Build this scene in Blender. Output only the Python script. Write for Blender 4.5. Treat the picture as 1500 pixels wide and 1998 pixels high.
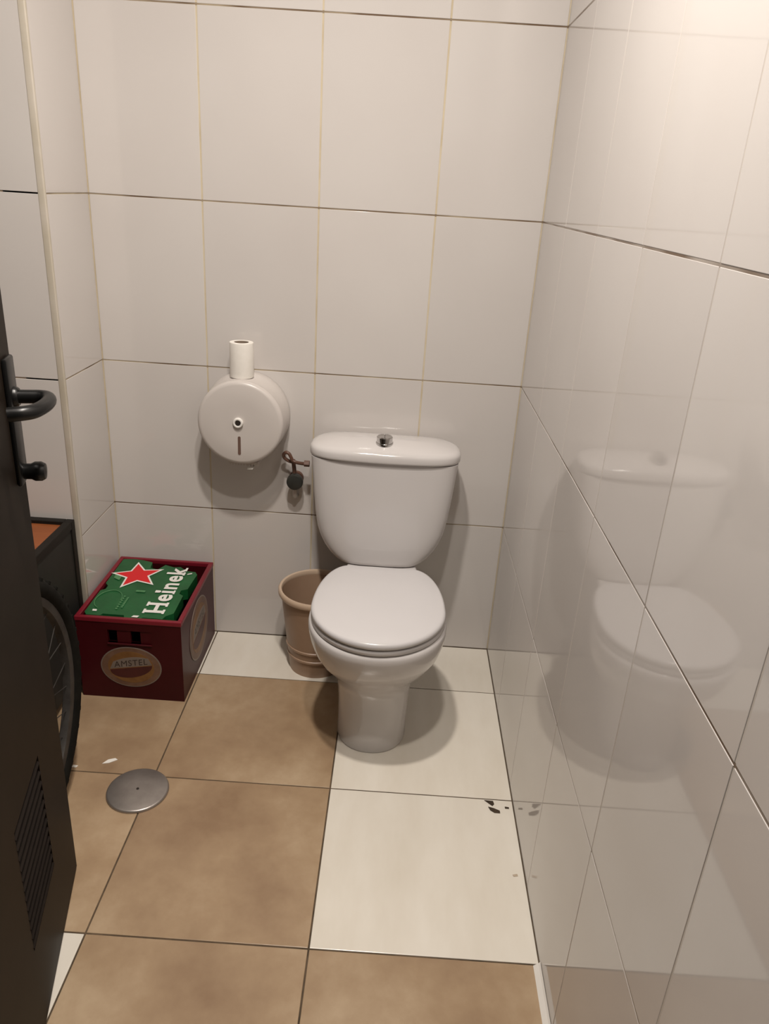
import bpy, bmesh, math, random
from mathutils import Vector, Matrix
random.seed(7)
for o in list(bpy.data.objects): bpy.data.objects.remove(o)
sc = bpy.context.scene
C = sc.collection

# ------------------------------------------------------------------ camera
cd = bpy.data.cameras.new('camera'); cam = bpy.data.objects.new('camera', cd); C.objects.link(cam)
cd.sensor_fit = 'HORIZONTAL'; cd.sensor_width = 36.0; cd.lens = 36.0 * 1491.0 / 1500.0
cd.clip_start = 0.02
r_ = Vector((0.997789, 0.031453, 0.058551)); u_ = Vector((-0.066173, 0.387721, 0.919399)); f_ = Vector((-0.006216, 0.92124, -0.388945))
m = Matrix.Identity(4)
for i in range(3):
    m[i][0] = r_[i]; m[i][1] = u_[i]; m[i][2] = -f_[i]
m.translation = Vector((-0.35979, -2.20616, 1.40796))
cam.matrix_world = m
sc.camera = cam

# ------------------------------------------------------------------ world, lamps, exposure
w = bpy.data.worlds.new('World'); sc.world = w; w.use_nodes = True
w.node_tree.nodes['Background'].inputs[0].default_value = (1.0, 0.90, 0.80, 1)
w.node_tree.nodes['Background'].inputs[1].default_value = 0.03
sc.view_settings.view_transform = 'Standard'; sc.view_settings.look = 'None'
sc.view_settings.exposure = -0.13; sc.view_settings.gamma = 1.0; sc.view_settings.use_curve_mapping = False
LAMPS = [((-0.58, -1.12, 2.48), 28.0), ((-0.38, -1.52, 2.48), 17.0)]
LAMP_COL = (1.0, 0.92, 0.84)
def point_light(name, loc, e, rad):
    l = bpy.data.lights.new(name, 'AREA'); l.energy = e; l.color = LAMP_COL; l.shape = 'DISK'; l.size = rad * 2   # faces straight down
    o = bpy.data.objects.new(name, l); o.location = loc; C.objects.link(o); return o
for loc, e in LAMPS: point_light('lamp_light', loc, e, 0.045)

# ------------------------------------------------------------------ materials
def mat(name, col, rough=0.5, metal=0.0, spec=0.5, coat=0.0, emit=0.0):
    M = bpy.data.materials.new(name); M.use_nodes = True
    b = M.node_tree.nodes['Principled BSDF']
    b.inputs['Base Color'].default_value = (*col, 1); b.inputs['Roughness'].default_value = rough
    b.inputs['Metallic'].default_value = metal; b.inputs['Specular IOR Level'].default_value = spec
    b.inputs['Coat Weight'].default_value = coat
    if emit:
        b.inputs['Emission Color'].default_value = (*col, 1); b.inputs['Emission Strength'].default_value = emit
    return M
def noisy(name, cols, scale=4.0, detail=4.0, rough=0.5, bump=0.0, bscale=40.0, rand=0.0, spec=0.5, metal=0.0, stretch=(1, 1, 1), lo=0.3, hi=0.7, world=False):
    M = mat(name, cols[0], rough, metal, spec); nt = M.node_tree; N = nt.nodes; L = nt.links
    b = N['Principled BSDF']
    oi = N.new('ShaderNodeObjectInfo')
    if world:
        tc = N.new('ShaderNodeNewGeometry'); src = tc.outputs['Position']
    else:
        tc = N.new('ShaderNodeTexCoord')
        ad = N.new('ShaderNodeVectorMath'); ad.operation = 'MULTIPLY_ADD'
        cb = N.new('ShaderNodeCombineXYZ')
        for k in range(3): L.new(oi.outputs['Random'], cb.inputs[k])
        L.new(cb.outputs[0], ad.inputs[0]); ad.inputs[1].default_value = (37, 53, 71)
        L.new(tc.outputs['Object'], ad.inputs[2]); src = ad.outputs[0]
    mp = N.new('ShaderNodeMapping'); mp.inputs['Scale'].default_value = stretch; L.new(src, mp.inputs[0])
    nz = N.new('ShaderNodeTexNoise'); nz.inputs['Scale'].default_value = scale; nz.inputs['Detail'].default_value = detail
    nz.inputs['Roughness'].default_value = 0.6
    L.new(mp.outputs[0], nz.inputs['Vector'])
    cr = N.new('ShaderNodeValToRGB'); e = cr.color_ramp.elements
    e[0].position = lo; e[1].position = hi
    e[0].color = (*cols[0], 1); e[1].color = (*cols[-1], 1)
    for i, c in enumerate(cols[1:-1]):
        x = e.new(lo + (hi - lo) * (i + 1) / (len(cols) - 1)); x.color = (*c, 1)
    L.new(nz.outputs['Fac'], cr.inputs[0]); out = cr.outputs[0]
    if rand:
        hs = N.new('ShaderNodeHueSaturation'); mr = N.new('ShaderNodeMapRange')
        mr.inputs[3].default_value = 1 - rand; mr.inputs[4].default_value = 1 + rand
        L.new(oi.outputs['Random'], mr.inputs[0]); L.new(mr.outputs[0], hs.inputs['Value']); L.new(out, hs.inputs['Color']); out = hs.outputs[0]
    L.new(out, b.inputs['Base Color'])
    if bump:
        n2 = N.new('ShaderNodeTexNoise'); n2.inputs['Scale'].default_value = bscale; n2.inputs['Detail'].default_value = 3
        L.new(src, n2.inputs['Vector'])
        bp = N.new('ShaderNodeBump'); bp.inputs['Strength'].default_value = bump; bp.inputs['Distance'].default_value = 0.01
        L.new(n2.outputs['Fac'], bp.inputs['Height']); L.new(bp.outputs[0], b.inputs['Normal'])
    return M
M = {}
M['tile'] = noisy('wall_tile', [(0.595, 0.56, 0.535), (0.635, 0.605, 0.58)], 2.0, 2, 0.05, bump=0.006, bscale=5, rand=0.02)
M['tile'].node_tree.nodes['Principled BSDF'].inputs['IOR'].default_value = 1.52
M['grout'] = noisy('wall_grout', [(0.50, 0.42, 0.29), (0.58, 0.50, 0.36), (0.62, 0.55, 0.42)], 9, 4, 0.85, world=True)
def dirt_shade_beds(Mt, h):
    # dirt and gap shade painted into the horizontal joints: brown where the height is a multiple of the tile height
    nt = Mt.node_tree; N = nt.nodes; L = nt.links; b = N['Principled BSDF']
    src = b.inputs['Base Color'].links[0].from_socket
    g = N.new('ShaderNodeNewGeometry'); sp = N.new('ShaderNodeSeparateXYZ'); L.new(g.outputs['Position'], sp.inputs[0])
    pp = N.new('ShaderNodeMath'); pp.operation = 'PINGPONG'; pp.inputs[1].default_value = h / 2; L.new(sp.outputs['Z'], pp.inputs[0])
    lt = N.new('ShaderNodeMath'); lt.operation = 'LESS_THAN'; lt.inputs[1].default_value = 0.003; L.new(pp.outputs[0], lt.inputs[0])
    nz = N.new('ShaderNodeTexNoise'); nz.inputs['Scale'].default_value = 6.0; L.new(g.outputs['Position'], nz.inputs['Vector'])
    mr = N.new('ShaderNodeMapRange'); mr.inputs[1].default_value = 0.35; mr.inputs[2].default_value = 0.6; mr.inputs[3].default_value = 0.35; L.new(nz.outputs['Fac'], mr.inputs[0])
    mu = N.new('ShaderNodeMath'); mu.operation = 'MULTIPLY'; L.new(lt.outputs[0], mu.inputs[0]); L.new(mr.outputs[0], mu.inputs[1])
    mx = N.new('ShaderNodeMix'); mx.data_type = 'RGBA'; L.new(mu.outputs[0], mx.inputs[0]); L.new(src, mx.inputs[6]); mx.inputs[7].default_value = (0.13, 0.08, 0.045, 1)
    L.new(mx.outputs[2], b.inputs['Base Color'])
dirt_shade_beds(M['grout'], 0.45)
M['grout_r'] = noisy('pale_wall_grout', [(0.50, 0.455, 0.41), (0.58, 0.54, 0.49)], 9, 4, 0.35, world=True)
dirt_shade_beds(M['grout_r'], 0.45)
M['trim'] = noisy('corner_trim', [(0.50, 0.45, 0.36), (0.58, 0.53, 0.46)], 9, 4, 0.4, world=True)
M['fgrout'] = noisy('floor_grout', [(0.05, 0.035, 0.02), (0.13, 0.09, 0.055)], 20, 4, 0.9, world=True)
M['brown'] = noisy('brown_floor_tile', [(0.275, 0.178, 0.105), (0.375, 0.262, 0.160), (0.49, 0.37, 0.245)], 3.4, 7, 0.30, bump=0.03, bscale=60, rand=0.05, lo=0.33, hi=0.67)
M['cream'] = noisy('cream_floor_tile', [(0.72, 0.67, 0.58), (0.80, 0.76, 0.68)], 3.0, 4, 0.22, bump=0.015, bscale=25, rand=0.03, stretch=(3, 0.6, 1))
M['paint'] = noisy('ceiling_paint', [(0.52, 0.50, 0.47), (0.56, 0.54, 0.51)], 3, 3, 0.85)
M['china'] = noisy('white_china', [(0.60, 0.575, 0.565), (0.63, 0.605, 0.595)], 3, 2, 0.10, bump=0.0)
M['plastic'] = noisy('white_plastic', [(0.60, 0.585, 0.59), (0.63, 0.615, 0.62)], 3, 2, 0.22)
M['chrome'] = mat('chrome', (0.55, 0.54, 0.53), 0.10, 1.0)
M['dispenser'] = noisy('dispenser_plastic', [(0.575, 0.535, 0.505), (0.61, 0.57, 0.54)], 4, 2, 0.32)
M['lockwhite'] = mat('lock_plastic', (0.80, 0.78, 0.74), 0.3)
M['dark'] = mat('dark_slot', (0.02, 0.014, 0.01), 0.6)
M['slot'] = mat('smoked_window', (0.16, 0.10, 0.08), 0.25)
M['paper'] = noisy('paper', [(0.80, 0.77, 0.71), (0.86, 0.83, 0.78)], 30, 3, 0.9)
M['clear'] = mat('cutter_plastic', (0.55, 0.50, 0.46), 0.2)
M['copper'] = noisy('brown_hose', [(0.09, 0.045, 0.03), (0.16, 0.08, 0.055)], 30, 3, 0.4)
M['valve'] = noisy('valve_knob', [(0.018, 0.02, 0.018), (0.035, 0.035, 0.03)], 20, 3, 0.45)
M['bucket'] = noisy('beige_bucket', [(0.34, 0.225, 0.15), (0.40, 0.275, 0.19)], 6, 3, 0.4)
M['rim_b'] = noisy('bucket_rim', [(0.55, 0.41, 0.30), (0.60, 0.46, 0.34)], 6, 3, 0.35)
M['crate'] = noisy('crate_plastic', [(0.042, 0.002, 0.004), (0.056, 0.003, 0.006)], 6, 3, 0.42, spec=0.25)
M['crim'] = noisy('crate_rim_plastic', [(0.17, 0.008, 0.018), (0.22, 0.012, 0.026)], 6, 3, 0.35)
M['lab_out'] = noisy('label_ring', [(0.13, 0.065, 0.04), (0.19, 0.105, 0.065)], 25, 3, 0.5)
M['lab_in'] = noisy('label_gold', [(0.17, 0.075, 0.02), (0.24, 0.115, 0.035)], 25, 3, 0.5)
M['lab_band'] = noisy('label_band', [(0.05, 0.008, 0.007), (0.075, 0.012, 0.01)], 25, 3, 0.5)
M['lab_text'] = mat('label_letters', (0.03, 0.018, 0.015), 0.5)
M['lab_white'] = noisy('label_banner', [(0.17, 0.135, 0.11), (0.23, 0.185, 0.155)], 25, 3, 0.5)
M['green'] = noisy('green_carton', [(0.008, 0.085, 0.024), (0.014, 0.125, 0.036)], 14, 4, 0.33, bump=0.05, bscale=30)
M['lgreen'] = noisy('pale_green_print', [(0.06, 0.21, 0.08), (0.10, 0.28, 0.12)], 40, 3, 0.4)
M['red'] = mat('red_print', (0.72, 0.012, 0.018), 0.4)
M['pwhite'] = mat('white_print', (0.86, 0.84, 0.80), 0.4)
M['door'] = noisy('door_paint', [(0.011, 0.0075, 0.005), (0.017, 0.012, 0.0085)], 5, 4, 0.5, spec=0.1)
M['slat'] = noisy('door_slat', [(0.009, 0.006, 0.0045), (0.013, 0.009, 0.0065)], 8, 3, 0.6, spec=0.15)
M['black'] = mat('black_plastic', (0.006, 0.006, 0.006), 0.32, spec=0.35)
M['cab'] = noisy('dark_cabinet', [(0.020, 0.020, 0.018), (0.030, 0.029, 0.026)], 6, 4, 0.55, spec=0.2)
M['cabdark'] = mat('cabinet_frame', (0.012, 0.010, 0.008), 0.5, spec=0.2)
M['orange'] = noisy('orange_wood', [(0.22, 0.062, 0.016), (0.30, 0.09, 0.026)], 5, 5, 0.5, stretch=(1, 8, 1))
M['rubber'] = noisy('tyre_rubber', [(0.006, 0.006, 0.005), (0.012, 0.011, 0.009)], 30, 3, 0.8, spec=0.1)
M['alu'] = noisy('rim_metal', [(0.05, 0.045, 0.042), (0.08, 0.075, 0.07)], 30, 3, 0.45, metal=0.4, spec=0.3)
M['drain'] = noisy('drain_metal', [(0.30, 0.27, 0.25), (0.42, 0.385, 0.36)], 14, 6, 0.38, metal=0.75, bump=0.03, bscale=80)
M['dirt'] = noisy('dirt', [(0.03, 0.02, 0.012), (0.07, 0.045, 0.025)], 60, 3, 0.9)
M['faint'] = noisy('faint_dirt', [(0.40, 0.32, 0.24), (0.5, 0.41, 0.31)], 60, 3, 0.9)
M['silicone'] = noisy('white_joint', [(0.78, 0.75, 0.70), (0.86, 0.83, 0.78)], 10, 3, 0.4)
M['bulb'] = mat('lamp_glass', (1.0, 0.92, 0.80), 0.3, emit=12.0)

# ------------------------------------------------------------------ mesh helpers
def obj(name, bm, m, parent=None, smooth=False, angle=None):
    me = bpy.data.meshes.new(name)
    bmesh.ops.recalc_face_normals(bm, faces=bm.faces[:])
    bm.to_mesh(me); bm.free()
    return objm(name, me, m, parent, smooth, angle)
def objm(name, me, m, parent=None, smooth=False, angle=None):
    if m is not None and len(me.materials) == 0: me.materials.append(M[m] if isinstance(m, str) else m)
    if smooth:
        for p in me.polygons: p.use_smooth = True
        if angle: me.set_sharp_from_angle(angle=math.radians(angle))
    o = bpy.data.objects.new(name, me); C.objects.link(o)
    if parent: o.parent = parent
    return o
def empty(name, loc=(0, 0, 0), rz=0.0):
    o = bpy.data.objects.new(name, None); o.empty_display_size = 0.05; o.location = loc; o.rotation_euler = (0, 0, rz); C.objects.link(o); return o
def tag(o, label, cat=None, group=None, kind=None):
    o['label'] = label
    if cat: o['category'] = cat
    if group: o['group'] = group
    if kind: o['kind'] = kind
    return o
def struct(o, label=None):
    o['kind'] = 'structure'
    if label: o['label'] = label
    return o
def add_box(bm, a, b, bev=0.0, seg=1):
    r = bmesh.ops.create_cube(bm, size=1.0)
    vs = r['verts']
    for v in vs:
        v.co = Vector([(a[i] + b[i]) / 2 + v.co[i] * (b[i] - a[i]) for i in range(3)])
    if bev:
        es = list({e for v in vs for e in v.link_edges})
        bmesh.ops.bevel(bm, geom=es, offset=bev, segments=seg, profile=0.5, affect='EDGES')
    return bm
def box(a, b, bev=0.0, seg=1): return add_box(bmesh.new(), a, b, bev, seg)
def add_loft(bm, rings, cap0=True, cap1=True, closed=True):
    R = [[bm.verts.new(p) for p in ring] for ring in rings]
    n = len(R[0])
    for a, b in zip(R, R[1:]):
        for i in range(n if closed else n - 1):
            j = (i + 1) % n
            bm.faces.new((a[i], a[j], b[j], b[i]))
    if cap0: bm.faces.new(R[0][::-1])
    if cap1: bm.faces.new(R[-1])
    return bm
def loft(rings, **k): return add_loft(bmesh.new(), rings, **k)
def lathe(prof, n=48, axis='Z', org=(0, 0, 0), cap0=False, cap1=False):
    def pt(r, h, t):
        c, s = r * math.cos(t), r * math.sin(t)
        v = {'Z': (c, s, h), 'Y': (c, h, s), 'X': (h, c, s)}[axis]
        return (v[0] + org[0], v[1] + org[1], v[2] + org[2])
    rings = [[pt(r, h, 2 * math.pi * i / n) for i in range(n)] for r, h in prof]
    return loft(rings, cap0=cap0, cap1=cap1)
def smooth_path(pts, n=8):
    P = [Vector(p) for p in pts]; out = []
    for i in range(len(P) - 1):
        p0 = P[max(i - 1, 0)]; p1 = P[i]; p2 = P[i + 1]; p3 = P[min(i + 2, len(P) - 1)]
        for k in range(n):
            t = k / n
            out.append(0.5 * ((2 * p1) + (p2 - p0) * t + (2 * p0 - 5 * p1 + 4 * p2 - p3) * t * t + (3 * p1 - p0 - 3 * p2 + p3) * t ** 3))
    out.append(P[-1]); return out
def tube(pts, r, n=12, bm=None, closed=False):
    bm = bm or bmesh.new(); P = [Vector(p) for p in pts]; rings = []
    prev = None
    for i, p in enumerate(P):
        if closed: d = P[(i + 1) % len(P)] - P[i - 1]
        else: d = P[min(i + 1, len(P) - 1)] - P[max(i - 1, 0)]
        d.normalize()
        if prev is None:
            a = Vector((0, 0, 1)) if abs(d.z) < 0.9 else Vector((1, 0, 0))
            x = d.cross(a).normalized()
        else: x = (prev - d * prev.dot(d)).normalized()
        prev = x; y = d.cross(x)
        rr = r[i] if isinstance(r, (list, tuple)) else r
        rings.append([p + x * rr * math.cos(2 * math.pi * k / n) + y * rr * math.sin(2 * math.pi * k / n) for k in range(n)])
    if closed: rings.append(rings[0]); 
    add_loft(bm, rings, cap0=not closed, cap1=not closed)
    if closed: bmesh.ops.remove_doubles(bm, verts=bm.verts[:], dist=1e-6)
    return bm
def prism(poly, fn, t):
    """poly 2D points extruded by t; fn(x, y, h) -> 3D"""
    return loft([[fn(x, y, 0) for x, y in poly], [fn(x, y, t) for x, y in poly]])
def text_mesh(s, size, bold=0.0, depth=0.0006, shear=0.0, spacing=1.0):
    cu = bpy.data.curves.new('t', 'FONT'); cu.body = s; cu.size = size; cu.offset = bold; cu.extrude = depth; cu.shear = shear
    cu.space_character = spacing; cu.align_x = 'LEFT'; cu.resolution_u = 4
    o = bpy.data.objects.new('t', cu); C.objects.link(o)
    dg = bpy.context.evaluated_depsgraph_get(); dg.update()
    me = bpy.data.meshes.new_from_object(o.evaluated_get(dg))
    bpy.data.objects.remove(o); return me
def fit_text(me, fn, x0, x1, y0, y1):
    xs = [v.co.x for v in me.vertices]; ys = [v.co.y for v in me.vertices]
    ax, bx, ay, by = min(xs), max(xs), min(ys), max(ys)
    for v in me.vertices:
        v.co = fn(x0 + (v.co.x - ax) / (bx - ax) * (x1 - x0), y0 + (v.co.y - ay) / (by - ay) * (y1 - y0), v.co.z)
    me.update(); return me

# ------------------------------------------------------------------ room shell
H = 0.45; JV = 0.0044; JH = 0.0034; CEIL = 2.5; XL = -1.226; YJ = -0.268; XW = -2.1; YF = -2.32
ZR = [0, H, 2 * H, 3 * H, 4 * H, 5 * H, CEIL]
tile_cache = {}
def tile_mesh(wd, ht, mname, t=0.008, bev=0.0016):
    k = (round(wd, 4), round(ht, 4), mname)
    if k not in tile_cache:
        bm = bmesh.new()                                    # lies in local XZ, face towards -Y at y = 0
        r = bmesh.ops.create_cube(bm, size=1.0)
        for v in r['verts']: v.co = Vector((v.co.x * wd, (v.co.y + 0.5) * t, v.co.z * ht))
        es = [e for e in bm.edges if all(v.co.y < t * 0.5 for v in e.verts)]
        bmesh.ops.bevel(bm, geom=es, offset=bev, segments=2, profile=0.5, affect='EDGES')
        bmesh.ops.recalc_face_normals(bm, faces=bm.faces[:])
        me = bpy.data.meshes.new('tile'); bm.to_mesh(me); bm.free(); me.materials.append(M[mname])
        tile_cache[k] = me
    return tile_cache[k]
def tile_wall(parent, us, zs, place, rz, mname='tile', jit=0.0009, JV=JV):
    for u0, u1 in us:
        for z0, z1 in zip(zs, zs[1:]):
            me = tile_mesh(u1 - u0 - JV, z1 - z0 - JH, mname, 0.008, 0.0009)
            o = bpy.data.objects.new('tile', me); C.objects.link(o); o.parent = parent
            o.location = place((u0 + u1) / 2, (z0 + z1) / 2)
            o.rotation_euler = (random.uniform(-jit, jit), 0, rz + random.uniform(-jit, jit))
def pairs(l): return list(zip(l, l[1:]))
D = 0.0010   # depth of the grout behind the tile face
wb = struct(obj('wall_back', box((XL - 0.1, D, 0), (0.1, 0.1, CEIL)), 'grout'), 'white tiled back wall behind the toilet')
tile_wall(wb, pairs([XL, -0.918, -0.603, -0.288, 0.0]), ZR, lambda u, z: (u, 0.0, z), 0.0)
wr = struct(obj('wall_right', box((0.0005, YF, 0), (0.1, D, CEIL)), 'grout_r'), 'glossy white tiled wall on the right')
yr = [-0.0] + [-0.013 - 0.3157 * k for k in range(1, 7)] + [YF]
tile_wall(wr, [(b, a) for a, b in pairs(yr)], ZR, lambda u, z: (0.0, u, z), -math.pi / 2, JV=0.0032)
wl = struct(obj('wall_left', box((XL - 0.1, YJ + D, 0), (XL - D, D, CEIL)), 'grout'), 'short tiled return wall beside the red crate')
tile_wall(wl, [(YJ, 0.0)], ZR, lambda u, z: (XL, u, z), math.pi / 2)
wj = struct(obj('wall_front_left', box((XW, YJ + D, 0), (XL - 0.0045, YJ + 0.1, CEIL)), 'grout'), 'tiled wall face behind the open door')
tile_wall(wj, pairs([XW, XL - 0.62, XL - 0.315, XL - 0.012]), ZR, lambda u, z: (u, YJ, z), 0.0)
struct(obj('trim_1', box((XL - 0.0165, YJ - 0.0012, 0), (XL + 0.0012, YJ + 0.010, CEIL), 0.003, 3), 'trim', None, True, 40), 'cream corner strip on the tiled wall edge')
struct(obj('wall_far_left', box((XW - 0.1, YF, 0), (XW, YJ, CEIL)), 'paint'), 'plain wall hidden behind the door')
struct(obj('ceiling', box((XW, YF, CEIL), (0.1, 0.1, CEIL + 0.1)), 'paint'), 'plain painted ceiling')
# floor: grout bed with tiles
fl = struct(obj('floor', box((XW, YF, -0.1), (0.1, 0.1, -0.0016)), 'fgrout'), 'brown and cream tiled floor')
fx = [XW, -1.81, -1.361, -0.912, -0.463, 0.0]; fy = [0.0, -0.2456, -0.6945, -1.1405, -1.5895, -2.0385, YF]
creams = {(0, i) for i in range(5)} | {(1, 4), (2, 4), (3, 2), (4, 1), (4, 4)}
FJ = 0.0034
for j in range(6):
    for i in range(5):
        x0, x1 = fx[i], fx[i + 1]; y0, y1 = fy[j + 1], fy[j]
        nm = 'cream' if (j, i) in creams else 'brown'
        me = tile_mesh(x1 - x0 - FJ, y1 - y0 - FJ, nm, 0.008, 0.0012)
        o = bpy.data.objects.new('tile', me); C.objects.link(o); o.parent = fl
        o.location = ((x0 + x1) / 2, (y0 + y1) / 2, 0.0); o.rotation_euler = (-math.pi / 2, 0, 0)
# white joint strip along the foot of the right wall
sj = struct(obj('trim_2', loft([[(-0.0135, y, 0.0), (-0.001, y, 0.0), (-0.001, y, 0.012), (-0.004, y, 0.008)] for y in (-1.143, -1.3, -1.6, -2.0, YF)]), 'silicone'), 'white strip of sealant at the foot of the right wall')

# ------------------------------------------------------------------ ceiling lamps (above the frame)
for k, (loc, e) in enumerate(LAMPS):
    t = empty('ceiling_lamp', (loc[0], loc[1], CEIL))
    tag(t, ['round white ceiling lamp nearer the back wall', 'round white ceiling lamp nearer the doorway'][k], 'lamp', 'ceiling lamps')
    obj('housing', lathe([(0.0, 0.0), (0.075, 0.0), (0.075, -0.012), (0.05, -0.014), (0.05, -0.004), (0.0, -0.004)], 32), 'plastic', t, True, 40)
    obj('bulb', lathe([(0.0, -0.0045), (0.045, -0.0045), (0.042, -0.012), (0.0, -0.014)], 32), 'bulb', t, True, 40)

# ------------------------------------------------------------------ toilet
TX = -0.371
toilet = tag(empty('toilet', (TX, 0, 0)), 'white ceramic toilet with closed lid and rear tank', 'toilet')
def ring_pts(yf, yb, hw, hwb, z, n=64, sq=2.3):
    """egg / D outline: half-ellipse front, squarer back; hwb = half width of the back"""
    yc = yf + hw * 1.12 if yf + hw * 1.12 < yb - 0.02 else (yf + yb) / 2
    out = []
    for i in range(n):
        t = 2 * math.pi * i / n
        c, s = math.cos(t), math.sin(t)
        if s <= 0:
            e = 2 / 2.15
            out.append((hw * math.copysign(abs(c) ** e, c), yc + (yc - yf) * math.copysign(abs(s) ** e, s), z))
        else:
            e = 2 / sq
            yy = (yb - yc) * abs(s) ** e
            f = min(1.0, 1.7 * yy / (yb - yc)); f = f * f * (3 - 2 * f)
            hh = hw * (1 - f) + hwb * f
            cc = math.copysign(min(1.0, abs(c) ** (2 / 3.6)), c)
            out.append((hh * cc, yc + yy, z))
    return out
secs = [  # z, front, back, half width, back half width
    (0.000, -0.553, -0.13, 0.094, 0.075), (0.006, -0.556, -0.13, 0.096, 0.076), (0.06, -0.550, -0.13, 0.095, 0.070),
    (0.12, -0.548, -0.12, 0.097, 0.062), (0.17, -0.552, -0.11, 0.102, 0.058), (0.205, -0.566, -0.10, 0.114, 0.058),
    (0.235, -0.592, -0.09, 0.134, 0.060), (0.265, -0.622, -0.08, 0.153, 0.064), (0.30, -0.648, -0.06, 0.169, 0.075),
    (0.335, -0.665, -0.04, 0.177, 0.095), (0.36, -0.673, -0.025, 0.180, 0.112), (0.374, -0.674, -0.022, 0.180, 0.116),
    (0.381, -0.671, -0.023, 0.178, 0.115), (0.385, -0.664, -0.026, 0.172, 0.112), (0.386, -0.655, -0.03, 0.165, 0.108)]
obj('bowl', loft([ring_pts(a, b, c, d, z) for z, a, b, c, d in secs]), 'china', toilet, True, 60)
def seat_outline(yf, yb, hw, hwb, n=56):
    """seat and lid outline: round front, sides narrowing to a short straight back"""
    pts = []
    yc = yf + 0.185
    for i in range(n + 1):                                   # front half from right to left
        t = -math.pi * i / n
        pts.append((hw * math.cos(t), yc + (yc - yf) * math.sin(t)))
    m_ = 16
    for i in range(1, m_ + 1):                               # left side going back
        t = i / m_ * math.pi / 2
        pts.append((-(hwb + (hw - hwb) * math.cos(t)), yc + (yb - yc) * math.sin(t)))
    k = len(pts)
    right = [(-x, y) for x, y in pts[n + 1:]][::-1]
    return pts + right
def slab(yf, yb, hw, hwb, z0, z1, rr, dome=0.0):
    cy = (yf + yb) / 2
    def ins(d): return seat_outline(yf + d, yb - d, hw - d, max(hwb - d, 0.01))
    rings = [[(x, y, z0) for x, y in ins(rr * 0.5)], [(x, y, z0 + rr * 0.5) for x, y in ins(0)]]
    for a in range(0, 5):
        t = a / 4 * math.pi / 2
        rings.append([(x, y, z1 - rr + rr * math.sin(t)) for x, y in ins(rr * (1 - math.cos(t)))])
    rings.append([(x, y, z1 + dome * 0.7) for x, y in ins(rr + 0.03)])
    rings.append([(x, y, z1 + dome) for x, y in ins(rr + 0.09)])
    return loft(rings)
obj('seat', slab(-0.672, -0.268, 0.173, 0.094, 0.3865, 0.4005, 0.004), 'plastic', toilet, True, 50)
obj('lid', slab(-0.674, -0.266, 0.1735, 0.092, 0.4025, 0.4215, 0.009, 0.003), 'plastic', toilet, True, 60)
for s in (-1, 1):
    obj('hinge', lathe([(0.0, -0.022), (0.009, -0.022), (0.011, -0.019), (0.011, 0.019), (0.009, 0.022), (0.0, 0.022)], 20, 'X', (s * 0.068, -0.256, 0.398)), 'plastic', toilet, True, 40)
# tank: D plan with bowed front, lower corners rounded off
def plan(hw, yb, yc, yf, n=30, cr=0.03):
    """straight back, rounded back corners, bowed front: counter-clockwise from the back right corner"""
    P = []
    for i in range(6):
        t = i / 5 * math.pi / 2
        P.append((-(hw - cr + cr * math.sin(t)), yb - cr + cr * math.cos(t)))
    fr = 0.045
    for i in range(n + 1):
        u = -1 + 2 * i / n
        x = hw * math.sin(u * math.pi / 2) if abs(u) < 1 else hw * u
        e = (1 - abs(u) ** 2.0)
        a = 1 - abs(math.sin(u * math.pi / 2)) ** 6
        P.append((x, yc + (yf - yc) * (0.62 * math.sqrt(max(0, a)) + 0.38 * e)))
    for i in range(6):
        t = math.pi / 2 - i / 5 * math.pi / 2
        P.append((hw - cr + cr * math.sin(t), yb - cr + cr * math.cos(t)))
    return P
tank = []
TXO = -0.011
zt = [(0.388, 0.116, 0.012), (0.391, 0.123, 0.004), (0.400, 0.135, 0.001), (0.415, 0.150, 0.0), (0.435, 0.164, 0.0), (0.46, 0.176, 0.0), (0.49, 0.186, 0), (0.54, 0.194, 0), (0.60, 0.200, 0), (0.66, 0.205, 0), (0.703, 0.209, 0)]
for z, hw, ins in zt:
    f = (z - 0.386) / 0.317
    tank.append([(x + TXO, y, z) for x, y in plan(hw, -0.014 - ins * 0.3, -0.150 - 0.004 * (1 - f), -0.198 - 0.012 * (1 - f) + ins * 0.6)])
obj('tank', loft(tank), 'china', toilet, True, 60)
lidr = []
def lid_ring(ins, z, dome=0.0):
    out = []; kx = (0.2155 - ins) / 0.2155; ky = (0.099 - ins) / 0.099
    for x, y in plan(0.2155, -0.010, -0.128, -0.208, cr=0.09):
        x *= kx; y = -0.109 + (y + 0.109) * ky
        d = dome * (1 - (x / 0.2155) ** 2) * (1 - ((y + 0.105) / 0.11) ** 2 * 0.6)
        out.append((x + TXO, y, z + d))
    return out
for ins, z, dm in [(0.006, 0.7045, 0), (0.001, 0.7065, 0), (0.0, 0.712, 0), (0.0, 0.724, 0), (0.0025, 0.7295, 0.002), (0.008, 0.734, 0.004), (0.018, 0.7365, 0.007), (0.05, 0.738, 0.012), (0.085, 0.7385, 0.015)]:
    lidr.append(lid_ring(ins, z, dm))
obj('tank_lid', loft(lidr), 'china', toilet, True, 60)
fb = obj('flush_button', lathe([(0.0, 0.742), (0.0245, 0.742), (0.0245, 0.7515), (0.0235, 0.753), (0.0225, 0.753), (0.0225, 0.768), (0.020, 0.7705), (0.017, 0.7695), (0.0, 0.7695)], 32, 'Z', (TXO - 0.004, -0.150, 0)), 'chrome', toilet, True, 30)
obj('button_split', box((TXO - 0.0046, -0.166, 0.7690), (TXO - 0.0034, -0.134, 0.7699)), 'dark', fb)

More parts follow.
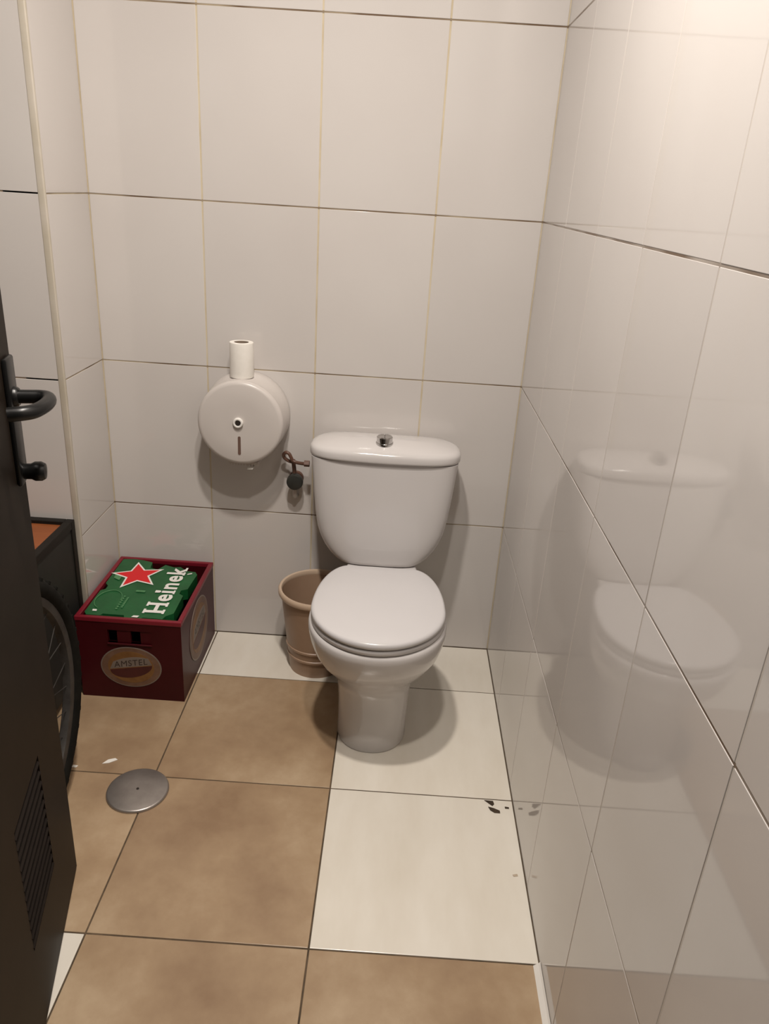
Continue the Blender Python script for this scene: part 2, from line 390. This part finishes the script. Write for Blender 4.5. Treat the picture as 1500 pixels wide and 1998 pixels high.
# ------------------------------------------------------------------ bucket
bk = tag(empty('bucket', (-0.562, -0.148, 0)), 'beige plastic bucket tucked behind the toilet', 'bucket')
prof = [(0.0, 0.004), (0.076, 0.004), (0.079, 0.0), (0.083, 0.0), (0.085, 0.03), (0.088, 0.052), (0.0915, 0.054), (0.0915, 0.060), (0.089, 0.062), (0.0925, 0.085), (0.0955, 0.087), (0.0955, 0.093), (0.093, 0.095), (0.112, 0.262), (0.109, 0.262), (0.083, 0.03), (0.078, 0.008), (0.0, 0.008)]
obj('bucket_body', lathe(prof, 56), 'bucket', bk, True, 30)
obj('rim', lathe([(0.109, 0.262), (0.108, 0.270), (0.111, 0.276), (0.117, 0.277), (0.1205, 0.273), (0.1205, 0.262), (0.118, 0.258), (0.113, 0.258), (0.109, 0.262)], 56), 'rim_b', bk, True, 50)
hb = []
for i in range(25):
    t = math.pi * i / 24
    hb.append((0.122 * math.cos(t), -0.122 * math.sin(t) * 0.985, 0.250 - 0.035 * math.sin(t)))
# ------------------------------------------------------------------ paper dispenser
dp = tag(empty('paper_dispenser', (-0.799, 0, 0.771)), 'round white jumbo paper dispenser fixed to the wall', 'dispenser')
obj('drum', lathe([(0.0, -0.002), (0.125, -0.002), (0.126, -0.006), (0.126, -0.036), (0.1235, -0.040), (0.1225, -0.110)], 72, 'Y'), 'dispenser', dp, True, 35)
obj('cover', lathe([(0.1225, -0.1105), (0.1215, -0.119), (0.117, -0.1245), (0.110, -0.1268), (0.06, -0.1278), (0.0, -0.1282)], 72, 'Y'), 'dispenser', dp, True, 60)
lk = obj('lock', lathe([(0.0145, -0.1275), (0.0145, -0.1345), (0.0125, -0.137), (0.0095, -0.137), (0.0075, -0.134), (0.0, -0.134)], 32, 'Y', (-0.004, 0, 0.004)), 'lockwhite', dp, True, 40)
obj('keyhole', lathe([(0.0076, -0.1338), (0.0076, -0.1352), (0.0, -0.1354)], 24, 'Y', (-0.004, 0, 0.004)), 'dark', lk, True, 40)
sl = []
for i in range(17):
    t = math.pi * i / 16; sl.append((0.0042 * math.cos(t), -0.041 + 0.0042 * math.sin(t)))
for i in range(17):
    t = math.pi + math.pi * i / 16; sl.append((0.0042 * math.cos(t), -0.088 + 0.0042 * math.sin(t)))
obj('level_window', prism([(x - 0.002, z) for x, z in sl], lambda x, z, h: (x, -0.1266 - h, z), 0.0016), 'slot', dp)
bm = bmesh.new(); add_box(bm, (-0.04, -0.105, -0.128), (0.05, -0.03, -0.118), 0.003)
for i in range(11): add_loft(bm, [[(-0.038 + i * 0.008, -0.104, -0.126), (-0.031 + i * 0.008, -0.104, -0.126), (-0.0345 + i * 0.008, -0.104, -0.134)], [(-0.038 + i * 0.008, -0.1025, -0.126), (-0.031 + i * 0.008, -0.1025, -0.126), (-0.0345 + i * 0.008, -0.1025, -0.134)]])
obj('cutter', bm, 'clear', dp)
obj('paper_tail', loft([[(0.012 + 0.004 * k * 0.2, -0.085 - 0.006 * k, -0.126 - 0.006 * k), (0.040 - 0.003 * k, -0.085 - 0.007 * k, -0.126 - 0.0055 * k), (0.040 - 0.003 * k, -0.0843 - 0.007 * k, -0.126 - 0.0055 * k), (0.012 + 0.004 * k * 0.2, -0.0843 - 0.006 * k, -0.126 - 0.006 * k)] for k in range(4)]), 'paper', dp, True, 40)
# toilet roll standing on the dispenser
rz_ = 0.771 + 0.1227
tr = tag(empty('toilet_roll', (-0.803, -0.068, rz_)), 'thin white paper roll standing on the dispenser', 'toilet roll')
obj('paper', lathe([(0.0205, 0.0), (0.033, 0.0), (0.0335, 0.002), (0.0335, 0.094), (0.033, 0.097), (0.0205, 0.0975), (0.0205, 0.0)], 40), 'paper', tr, True, 40)
obj('core', lathe([(0.0203, 0.001), (0.0203, 0.0965), (0.0193, 0.0965), (0.0193, 0.001), (0.0203, 0.001)], 32), noisy('cardboard_core', [(0.20, 0.15, 0.11), (0.26, 0.20, 0.15)], 30, 3, 0.9), tr, True, 40)

# ------------------------------------------------------------------ water valve and hose
vv = tag(empty('water_valve', (-0.652, 0, 0.574)), 'dark round shut-off valve with brown hose beside the tank', 'valve')
obj('wall_flange', lathe([(0.0, -0.001), (0.022, -0.001), (0.020, -0.008), (0.010, -0.011), (0.009, -0.03), (0.0, -0.03)], 28, 'Y'), 'copper', vv, True, 40)
kb = [(0.0, -0.026), (0.016, -0.026), (0.0235, -0.030), (0.0250, -0.036), (0.0250, -0.046), (0.0225, -0.053), (0.012, -0.0555), (0.0, -0.056)]
obj('knob', lathe(kb, 32, 'Y'), 'valve', vv, True, 40)
obj('stem', tube([(-0.002, -0.028, 0.015), (-0.004, -0.030, 0.04), (-0.007, -0.032, 0.067)], 0.0062, 14), 'copper', vv, True, 50)
obj('hose', tube(smooth_path([(-0.007, -0.034, 0.060), (-0.020, -0.036, 0.064), (-0.032, -0.040, 0.074), (-0.034, -0.044, 0.086), (-0.026, -0.048, 0.094), (-0.017, -0.050, 0.091), (-0.011, -0.050, 0.080), (-0.006, -0.050, 0.070), (0.006, -0.052, 0.066), (0.024, -0.058, 0.066), (0.044, -0.066, 0.068)], 8), 0.0052, 14), 'copper', vv, True, 50)
obj('nut', lathe([(0.0, 0.030), (0.0095, 0.030), (0.0095, 0.046), (0.0, 0.046)], 6, 'X', (0.0, -0.062, 0.068)), 'copper', vv)
obj('pipe_stub', tube([(0.0, -0.03, -0.022), (0.0, -0.03, -0.05), (0.0, -0.022, -0.056), (0.0, -0.002, -0.058)], 0.0075, 14), M['clear'], vv, True, 50)

# ------------------------------------------------------------------ beer crate
CX0, CX1, CY0, CY1, CH = -1.2135, -0.918, -0.388, -0.013, 0.266
cr_ = tag(empty('beer_crate', ((CX0 + CX1) / 2, (CY0 + CY1) / 2, 0)), 'dark red plastic beer crate in the corner with oval logo', 'crate')
cw, cl = (CX1 - CX0) / 2, (CY1 - CY0) / 2; T = 0.011
bm = bmesh.new()
FB = 0.012; RT = CH - 0.014
hx0, hx1, hz0, hz1 = -0.060, 0.062, 0.187, 0.228                 # grip opening in the front
add_box(bm, (-cw, -cl, 0.0), (cw, cl, FB))
add_box(bm, (-cw, cl - T, FB), (cw, cl, RT))
add_box(bm, (-cw, -cl + T, FB), (-cw + T, cl - T, RT))
add_box(bm, (cw - T, -cl + T, FB), (cw, cl - T, RT))
add_box(bm, (-cw, -cl, FB), (cw, -cl + T, hz0)); add_box(bm, (-cw, -cl, hz1), (cw, -cl + T, RT))
add_box(bm, (-cw, -cl, hz0), (hx0, -cl + T, hz1)); add_box(bm, (hx1, -cl, hz0), (cw, -cl + T, hz1))
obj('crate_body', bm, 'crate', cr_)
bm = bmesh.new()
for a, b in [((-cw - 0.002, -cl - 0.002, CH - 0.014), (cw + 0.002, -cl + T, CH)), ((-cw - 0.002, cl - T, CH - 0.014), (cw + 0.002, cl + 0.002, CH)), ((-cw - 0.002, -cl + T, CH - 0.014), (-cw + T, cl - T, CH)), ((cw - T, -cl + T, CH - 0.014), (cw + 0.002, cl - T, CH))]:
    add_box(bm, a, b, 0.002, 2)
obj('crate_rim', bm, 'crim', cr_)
bm = bmesh.new(); add_box(bm, (hx0 - 0.002, -cl - 0.004, hz0 - 0.005), (hx1 + 0.002, -cl + T, hz0), 0.001)
add_box(bm, (-0.034, -cl + 0.002, hz0), (0.004, -cl + T, hz1))
add_box(bm, (0.032, -cl + 0.002, hz0), (hx1 - 0.0005, -cl + T - 0.0005, hz1))
obj('grip', bm, 'crate', cr_)
def ellipse(a, b, n=48, x0=0, z0=0): return [(x0 + a * math.cos(2 * math.pi * i / n), z0 + b * math.sin(2 * math.pi * i / n)) for i in range(n)]
def logo(fn, cx, cz, a, b):
    root = obj('logo', prism(ellipse(a, b, x0=cx, z0=cz), lambda x, z, h: fn(x, z, h), 0.0012), 'lab_white', cr_)
    obj('logo_ring', prism(ellipse(a * 0.96, b * 0.955, x0=cx, z0=cz), lambda x, z, h: fn(x, z, 0.0012 + h), 0.0004), 'lab_out', root)
    obj('logo_field', prism(ellipse(a * 0.76, b * 0.78, x0=cx, z0=cz), lambda x, z, h: fn(x, z, 0.0016 + h), 0.0004), 'lab_in', root)
    # dark lower lens and pale upper banner, both tilted up to the right
    sh = 0.17
    lens = [(cx + a * 0.70 * u, cz - b * 0.02 + a * 0.70 * u * sh) for u in [k / 10 for k in range(-10, 11)]] + [(cx + a * 0.70 * math.cos(t), cz - b * 0.02 + a * 0.70 * math.cos(t) * sh - b * 0.50 * math.sin(t)) for t in [math.pi * k / 14 for k in range(1, 14)]]
    obj('logo_band', prism(lens, lambda x, z, h: fn(x, z, 0.002 + h), 0.0003), 'lab_band', root)
    ban = [(cx + a * 0.70 * u, cz + b * 0.02 + a * 0.70 * u * sh) for u in (-1, 1)] + [(cx + a * 0.58 * u, cz + b * 0.50 - b * 0.14 * u * u + a * 0.58 * u * sh) for u in [k / 8 for k in range(8, -9, -1)]]
    obj('logo_banner', prism(ban, lambda x, z, h: fn(x, z, 0.002 + h), 0.0003), 'lab_white', root)
    me = text_mesh('AMSTEL', 1.0, 0.0, 0.0, spacing=1.1)
    fit_text(me, lambda x, z, h: Vector(fn(x, z + (x - cx) * sh, 0.0025)), cx - a * 0.55, cx + a * 0.55, cz + b * 0.07, cz + b * 0.36)
    objm('logo_lettering', me, 'lab_text', root)
logo(lambda x, z, h: (x, -cl - 0.0004 - h, z), 0.0, 0.109, 0.087, 0.067)
logo(lambda y, z, h: (cw + 0.0004 + h, y, z), -0.005, 0.140, 0.105, 0.098)
# shallow carton on an added dark block in the crate, its top level with the crate rim
ct = tag(empty('beer_carton', (-1.0, 0, 0.0)), 'crumpled green beer carton with red star lying in the red crate', 'carton')
cx_ = -1.0
outl = [(-1.190, -0.368), (-1.150, -0.369), (-1.146, -0.360), (-1.086, -0.360), (-1.082, -0.371), (-1.04, -0.373), (-1.03, -0.366), (-0.975, -0.369), (-0.970, -0.352), (-0.952, -0.335), (-0.953, -0.235), (-0.967, -0.225), (-0.967, -0.205), (-0.950, -0.195), (-0.946, -0.10), (-0.956, -0.083), (-0.985, -0.080), (-1.01, -0.055), (-1.03, -0.060), (-1.06, -0.048), (-1.075, -0.083), (-1.10, -0.075), (-1.105, -0.038), (-1.135, -0.030), (-1.165, -0.026), (-1.200, -0.032), (-1.199, -0.19), (-1.187, -0.205), (-1.187, -0.225), (-1.199, -0.235), (-1.199, -0.355)]
ztop = lambda x, y: 0.262 + 0.0020 * math.sin(9 * y + 3) + 0.0005 * math.sin(31 * x) + 0.004 * max(0, (y + 0.2) / 0.2) * max(0, (-x - 1.0) / 0.2)
bm = bmesh.new()
top = [bm.verts.new((x - cx_, y, ztop(x, y))) for x, y in outl]; f = bm.faces.new(top)
r = bmesh.ops.extrude_face_region(bm, geom=[f])
for v in r['geom']:
    if isinstance(v, bmesh.types.BMVert): v.co.z -= 0.034
bmesh.ops.triangulate(bm, faces=bm.faces[:]); bm.normal_update()
tops = [f for f in bm.faces if abs(f.normal.z) > 0.9 and f.calc_center_median().z > 0.25]
for _ in range(2):
    es = list({e for f in tops for e in f.edges})
    bmesh.ops.subdivide_edges(bm, edges=es, cuts=2, use_grid_fill=True); bm.normal_update()
    tops = [f for f in bm.faces if abs(f.normal.z) > 0.9 and f.calc_center_median().z > 0.25]
for v in {v for f in tops for v in f.verts}: v.co.z = ztop(v.co.x + cx_, v.co.y)
obj('carton_body', bm, 'green', ct)
obj('dark_filler', box((-1.172 - cx_, -0.335, 0.0125), (-0.980 - cx_, -0.065, 0.222)), M['dark'], ct)  # dark block added below the carton so the grip holes look unlit
ZP = 0.0016
def flat(x, y, h): return Vector((x - cx_, y, 0.2685 + h))
def on_card(x, y, h): return Vector((x - cx_, y, ztop(x, y) + ZP + h))
def star(c, R, r0, rot, sx=1.0, sy=1.0):
    return [(c[0] + sx * (R if i % 2 == 0 else r0) * math.sin(rot + i * math.pi / 5), c[1] + sy * (R if i % 2 == 0 else r0) * math.cos(rot + i * math.pi / 5)) for i in range(10)]
# print lies on the card: star with pale edge, lettering, ring emblem
def card_poly(name, poly, h, m_, par):
    bm = bmesh.new(); vs = [bm.verts.new(on_card(x, y, h)) for x, y in poly]; ff = bm.faces.new(vs)
    g = bmesh.ops.extrude_face_region(bm, geom=[ff])
    for v in g['geom']:
        if isinstance(v, bmesh.types.BMVert): v.co.z += 0.0004
    bmesh.ops.triangulate(bm, faces=bm.faces[:])
    return obj(name, bm, m_, par)
sc0 = (-1.122, -0.132)
s1 = card_poly('star', star(sc0, 0.088, 0.039, -0.30, 0.93, 1.0), 0.0, 'pwhite', ct)
card_poly('star_fill', star(sc0, 0.073, 0.032, -0.30, 0.93, 1.0), 0.0006, 'red', s1)
me = text_mesh('Heinek', 1.0, 0.026, 0.0, spacing=1.12)
# slab feet for the letters, as the lettering has
xs = [v.co.x for v in me.vertices]; tw = max(xs); 
bm = bmesh.new(); bm.from_mesh(me)
def foot(x0, x1, y, h=0.085):
    vs = [bm.verts.new(p) for p in ((x0, y, 0), (x1, y, 0), (x1, y + h, 0), (x0, y + h, 0))]; bm.faces.new(vs)
# letter spans from the mesh islands
isl = []
seen = set()
for v in bm.verts:
    if v in seen: continue
    st = [v]; seen.add(v); a = b_ = v.co.x
    while st:
        q = st.pop(); a = min(a, q.co.x); b_ = max(b_, q.co.x)
        for e in q.link_edges:
            o2 = e.other_vert(q)
            if o2 not in seen: seen.add(o2); st.append(o2)
    isl.append((a, b_))
isl.sort()
hL = isl[0]; hk = isl[-1]
for a, b_ in isl:
    if b_ - a < 0.2: foot(a, b_, 0.615, 0.115); foot(a - 0.05, b_ + 0.05, -0.03, 0.07)
foot(hL[0] - 0.05, hL[0] + 0.22, -0.03); foot(hL[1] - 0.22, hL[1] + 0.05, -0.03); foot(hL[0] - 0.05, hL[0] + 0.22, 0.68); foot(hL[1] - 0.22, hL[1] + 0.05, 0.68)
foot(hk[0] - 0.05, hk[0] + 0.2, -0.03); foot(hk[1] - 0.24, hk[1] + 0.03, -0.03)
bm.to_mesh(me); bm.free()
fit_text(me, lambda a, b, h: Vector((-1 * 0 + (-0.978 - b * 0.062 - 0.0 + a * -0.004) - cx_, -0.345 + a * 0.282, 0)), 0, 1, 0, 1)
for v in me.vertices: v.co.z = ztop(v.co.x + cx_, v.co.y) + 0.0022
objm('lettering', me, 'pwhite', ct)
em = obj('emblem_ring', tube([on_card(-1.157 + 0.036 * math.cos(2 * math.pi * i / 48), -0.285 + 0.052 * math.sin(2 * math.pi * i / 48), 0.0002) for i in range(34)], 0.0013, 6), 'lgreen', ct)
for k, (x0, wd, y0, y1) in enumerate([(-1.120, 0.006, -0.335, -0.255), (-1.107, 0.005, -0.325, -0.265)]):
    for j in range(7):
        yy = y0 + (y1 - y0) * j / 7
        card_poly('small_print', [(x0, yy), (x0 + wd, yy), (x0 + wd, yy + 0.007), (x0, yy + 0.007)], 0.0004, 'lgreen', em)
card_poly('small_print', [(-1.095, -0.232), (-1.068, -0.232), (-1.068, -0.222), (-1.095, -0.222)], 0.0004, 'lgreen', em)
card_poly('white_mark', [(-1.178, -0.352), (-1.166, -0.352), (-1.168, -0.343), (-1.180, -0.343)], 0.0004, 'pwhite', ct)
card_poly('white_mark', [(-1.062, -0.369), (-1.045, -0.370), (-1.042, -0.361), (-1.058, -0.361)], 0.0004, 'pwhite', ct)
card_poly('white_mark', [(-0.975, -0.108), (-0.962, -0.102), (-0.962, -0.095), (-0.975, -0.103)], 0.0004, 'pwhite', ct)
card_poly('fold_mark', [(-1.187, -0.140), (-1.165, -0.150), (-1.165, -0.172), (-1.186, -0.160)], 0.0004, 'lgreen', ct)

# ------------------------------------------------------------------ floor drain cover
dr = tag(empty('drain_cover', (-0.935, -0.750, 0)), 'round grey metal drain cover on the brown floor', 'drain cover')
obj('disc', lathe([(0.0745, 0.0), (0.0750, 0.003), (0.0735, 0.0065), (0.070, 0.0078), (0.03, 0.0084), (0.0, 0.0085)], 56), 'drain', dr, True, 50)
obj('screw', lathe([(0.0, 0.0086), (0.0035, 0.0088), (0.003, 0.0098), (0.0, 0.01)], 14), 'dark', dr, True, 50)
# scraps and dirt
def flake(name, pts, t, m_, label, cat, z=0.0004):
    cx = sum(p[0] for p in pts) / len(pts); cy = sum(p[1] for p in pts) / len(pts)
    o = obj(name, prism([(x - cx, y - cy) for x, y in pts], lambda x, y, h: (x, y, h), t), m_)
    o.location = (cx, cy, z); tag(o, label, cat); return o
flake('paper_scrap', [(-1.056, -0.664), (-1.040, -0.660), (-1.022, -0.646), (-1.030, -0.641), (-1.046, -0.648)], 0.0014, 'paper', 'small white paper scrap behind the drain cover', 'scrap')
flake('paper_scrap', [(-1.128, -0.683), (-1.116, -0.684), (-1.113, -0.677), (-1.126, -0.675)], 0.0012, 'paper', 'tiny white crumb beside the bicycle tyre', 'scrap')
flake('dirt_flake', [(-0.072, -0.7005), (-0.050, -0.7015), (-0.048, -0.712), (-0.053, -0.718), (-0.060, -0.712)], 0.0012, 'dirt', 'dark dirt flake on the floor joint near the right wall', 'dirt')
flake('dirt_flake', [(-0.064, -0.722), (-0.050, -0.726), (-0.036, -0.733), (-0.036, -0.741), (-0.050, -0.741), (-0.060, -0.733)], 0.0012, 'dirt', 'larger dark dirt flake on the cream tile near the wall', 'dirt')
flake('dirt_flake', [(-0.022, -0.718), (-0.012, -0.719), (-0.012, -0.724), (-0.022, -0.724)], 0.001, 'dirt', 'smallest dark dirt speck against the right wall', 'dirt')
flake('dirt_mark', [(-0.028, -0.925), (-0.017, -0.922), (-0.016, -0.928), (-0.026, -0.930)], 0.0006, 'faint', 'faint grey mark on the white tile near the wall', 'dirt')

# ------------------------------------------------------------------ open door at the left
DD = Vector((0.2337, -0.9723, 0)); ang = math.atan2(DD.y, DD.x)      # local +X runs from the free edge to the hinge, +Y = visible face
DW, DH, DT = 0.70, 2.03, 0.036
s0, s1_, v0, v1 = 0.163, 0.343, 0.186, 0.450                          # louvre opening
bm = bmesh.new()
add_box(bm, (0, -DT, 0.008), (s0, 0, DH)); add_box(bm, (s1_, -DT, 0.008), (DW, 0, DH))
add_box(bm, (s0, -DT, 0.008), (s1_, 0, v0)); add_box(bm, (s0, -DT, v1), (s1_, 0, DH))
bmesh.ops.remove_doubles(bm, verts=bm.verts[:], dist=1e-5)
door = struct(obj('door_1', bm, 'door'), 'dark brown door standing open at the left')
door.location = (-0.990, -0.988, 0); door.rotation_euler = (0, 0, ang)
nsl = 12; slm = None
for k in range(nsl):
    z = v0 + (v1 - v0) * (k + 0.5) / nsl
    if slm is None:
        o = obj('vent_slat', box((s0, -0.0085, -0.0015), (s1_, 0.0085, 0.0015)), 'slat', door); slm = o.data
    else: o = objm('vent_slat', slm, None, door)
    o.location = (0, -0.0062, z); o.rotation_euler = (math.radians(-38), 0, 0)
obj('vent_shade_sheet', box((s0, -0.030, v0), (s1_, -0.026, v1)), 'dark', door)  # dark sheet added behind the slats, its colour stands for shade in the gaps
hp = obj('back_plate', box((0.012, 0, 0.918), (0.058, 0.009, 1.130), 0.004, 2), 'black', door, True, 40)
ln = smooth_path([(0.036, 0.005, 1.066), (0.036, 0.035, 1.066), (0.037, 0.055, 1.066), (0.046, 0.068, 1.066), (0.064, 0.072, 1.065), (0.090, 0.068, 1.064), (0.112, 0.058, 1.063), (0.124, 0.042, 1.063), (0.128, 0.020, 1.062)], 8)
obj('lever', tube([(a, b * 0.9, c) for a, b, c in ln], 0.0112, 16), 'black', hp, True, 50)
obj('rose', lathe([(0.0165, 0.006), (0.0165, 0.012), (0.014, 0.016), (0.0, 0.016)], 24, 'Y', (0.036, 0, 1.066)), 'black', hp, True, 40)
obj('thumb_turn', lathe([(0.013, 0.008), (0.0135, 0.020), (0.0165, 0.026), (0.0165, 0.036), (0.013, 0.042), (0.0, 0.0435)], 24, 'Y', (0.036, 0, 0.938)), 'black', hp, True, 40)
for z in (0.25, 1.0, 1.78):
    obj('hinge', lathe([(0.0, z - 0.045), (0.007, z - 0.045), (0.007, z + 0.045), (0.0, z + 0.045)], 14, 'Z', (DW + 0.003, 0.004, 0)), 'black', door, True, 40)

# ------------------------------------------------------------------ dark cabinet behind the door
cb_ = tag(empty('cabinet', (-1.45, -0.45, 0)), 'dark grey cabinet with orange inset top behind the door', 'cabinet')
bx0, bx1, by0, by1, bh = -0.24, 0.214, -0.15, 0.176, 0.508
for x in (bx0, bx1 - 0.022):
    for y in (by0, by1 - 0.022):
        obj('post', box((x, y, 0), (x + 0.022, y + 0.022, bh), 0.0015), 'cabdark', cb_)
for a, b in [((bx0 + 0.022, by0, bh - 0.022), (bx1 - 0.022, by0 + 0.022, bh)), ((bx0 + 0.022, by1 - 0.022, bh - 0.022), (bx1 - 0.022, by1, bh)), ((bx0, by0 + 0.022, bh - 0.022), (bx0 + 0.022, by1 - 0.022, bh)), ((bx1 - 0.022, by0 + 0.022, bh - 0.022), (bx1, by1 - 0.022, bh))]:
    obj('top_rail', box(a, b, 0.0015), 'cabdark', cb_)
obj('top_panel', box((bx0 + 0.0225, by0 + 0.0225, bh - 0.020), (bx1 - 0.0225, by1 - 0.0225, bh - 0.010)), 'orange', cb_)
obj('side_panel', box((bx1 - 0.012, by0 + 0.0225, 0.03), (bx1 - 0.004, by1 - 0.0225, bh - 0.0225)), 'cab', cb_)
obj('side_panel', box((bx0 + 0.004, by0 + 0.0225, 0.03), (bx0 + 0.012, by1 - 0.0225, bh - 0.0225)), 'cab', cb_)
obj('back_panel', box((bx0 + 0.0225, by1 - 0.012, 0.03), (bx1 - 0.0225, by1 - 0.004, bh - 0.0225)), 'cab', cb_)
obj('front_panel', box((bx0 + 0.0225, by0 + 0.004, 0.03), (bx1 - 0.0225, by0 + 0.012, bh - 0.0225)), 'cab', cb_)

# ------------------------------------------------------------------ bicycle wheel behind the door
WR = 0.31; TR = 0.021
wh = tag(empty('bicycle_wheel', (-1.094, -0.975, 0.0), math.radians(91.8)), 'bicycle wheel with knobbly black tyre behind the open door', 'wheel')
ZC = WR + TR
n = 72
bm = tube([(WR * math.cos(2 * math.pi * i / n), 0, ZC + WR * math.sin(2 * math.pi * i / n)) for i in range(n)], TR, 14, closed=True)
tyre = obj('tyre', bm, 'rubber', wh, True, 60)
bm = bmesh.new()
for i in range(96):
    t = 2 * math.pi * i / 96
    for off in ((-0.011, 0.011) if i % 2 else (0.0,)):
        rr = math.sqrt(TR * TR - off * off) + WR
        b2 = bmesh.ops.create_cube(bm, size=1.0)['verts']
        if math.sin(t) < -0.985: hh = 0.0005
        else: hh = 0.006
        for v in b2:
            lx = v.co.x * 0.010; ly = v.co.y * 0.009 + off; lz = v.co.z * hh + rr
            v.co = Vector((math.cos(t) * lz - math.sin(t) * lx, ly, ZC + math.sin(t) * lz + math.cos(t) * lx))
kn = obj('tread_knobs', bm, 'rubber', tyre); kn['kind'] = 'stuff'
rp = [(0.296, -0.011), (0.296, 0.011), (0.288, 0.0125), (0.276, 0.009), (0.274, 0.0), (0.276, -0.009), (0.288, -0.0125), (0.296, -0.011)]
obj('rim', lathe(rp, 72, 'Y', (0, 0, ZC)), 'alu', wh, True, 30)
obj('hub', lathe([(0.0, -0.045), (0.005, -0.045), (0.005, -0.034), (0.020, -0.033), (0.020, -0.028), (0.010, -0.024), (0.010, 0.024), (0.020, 0.028), (0.020, 0.033), (0.005, 0.034), (0.005, 0.045), (0.0, 0.045)], 24, 'Y', (0, 0, ZC)), 'alu', wh, True, 30)
sm_ = None
for i in range(28):
    side = 1 if i % 2 else -1; t = 2 * math.pi * i / 28
    if i < 2:
        o = obj('spoke', tube([(0.018, side * 0.030, 0), (0.275, 0, 0)], 0.0011, 6), 'alu', wh)
        if i == 0: smA = o.data
        else: smB = o.data
    else: o = objm('spoke', smB if i % 2 else smA, None, wh)
    o.location = (0, 0, ZC); o.rotation_euler = (0, -t, 0)
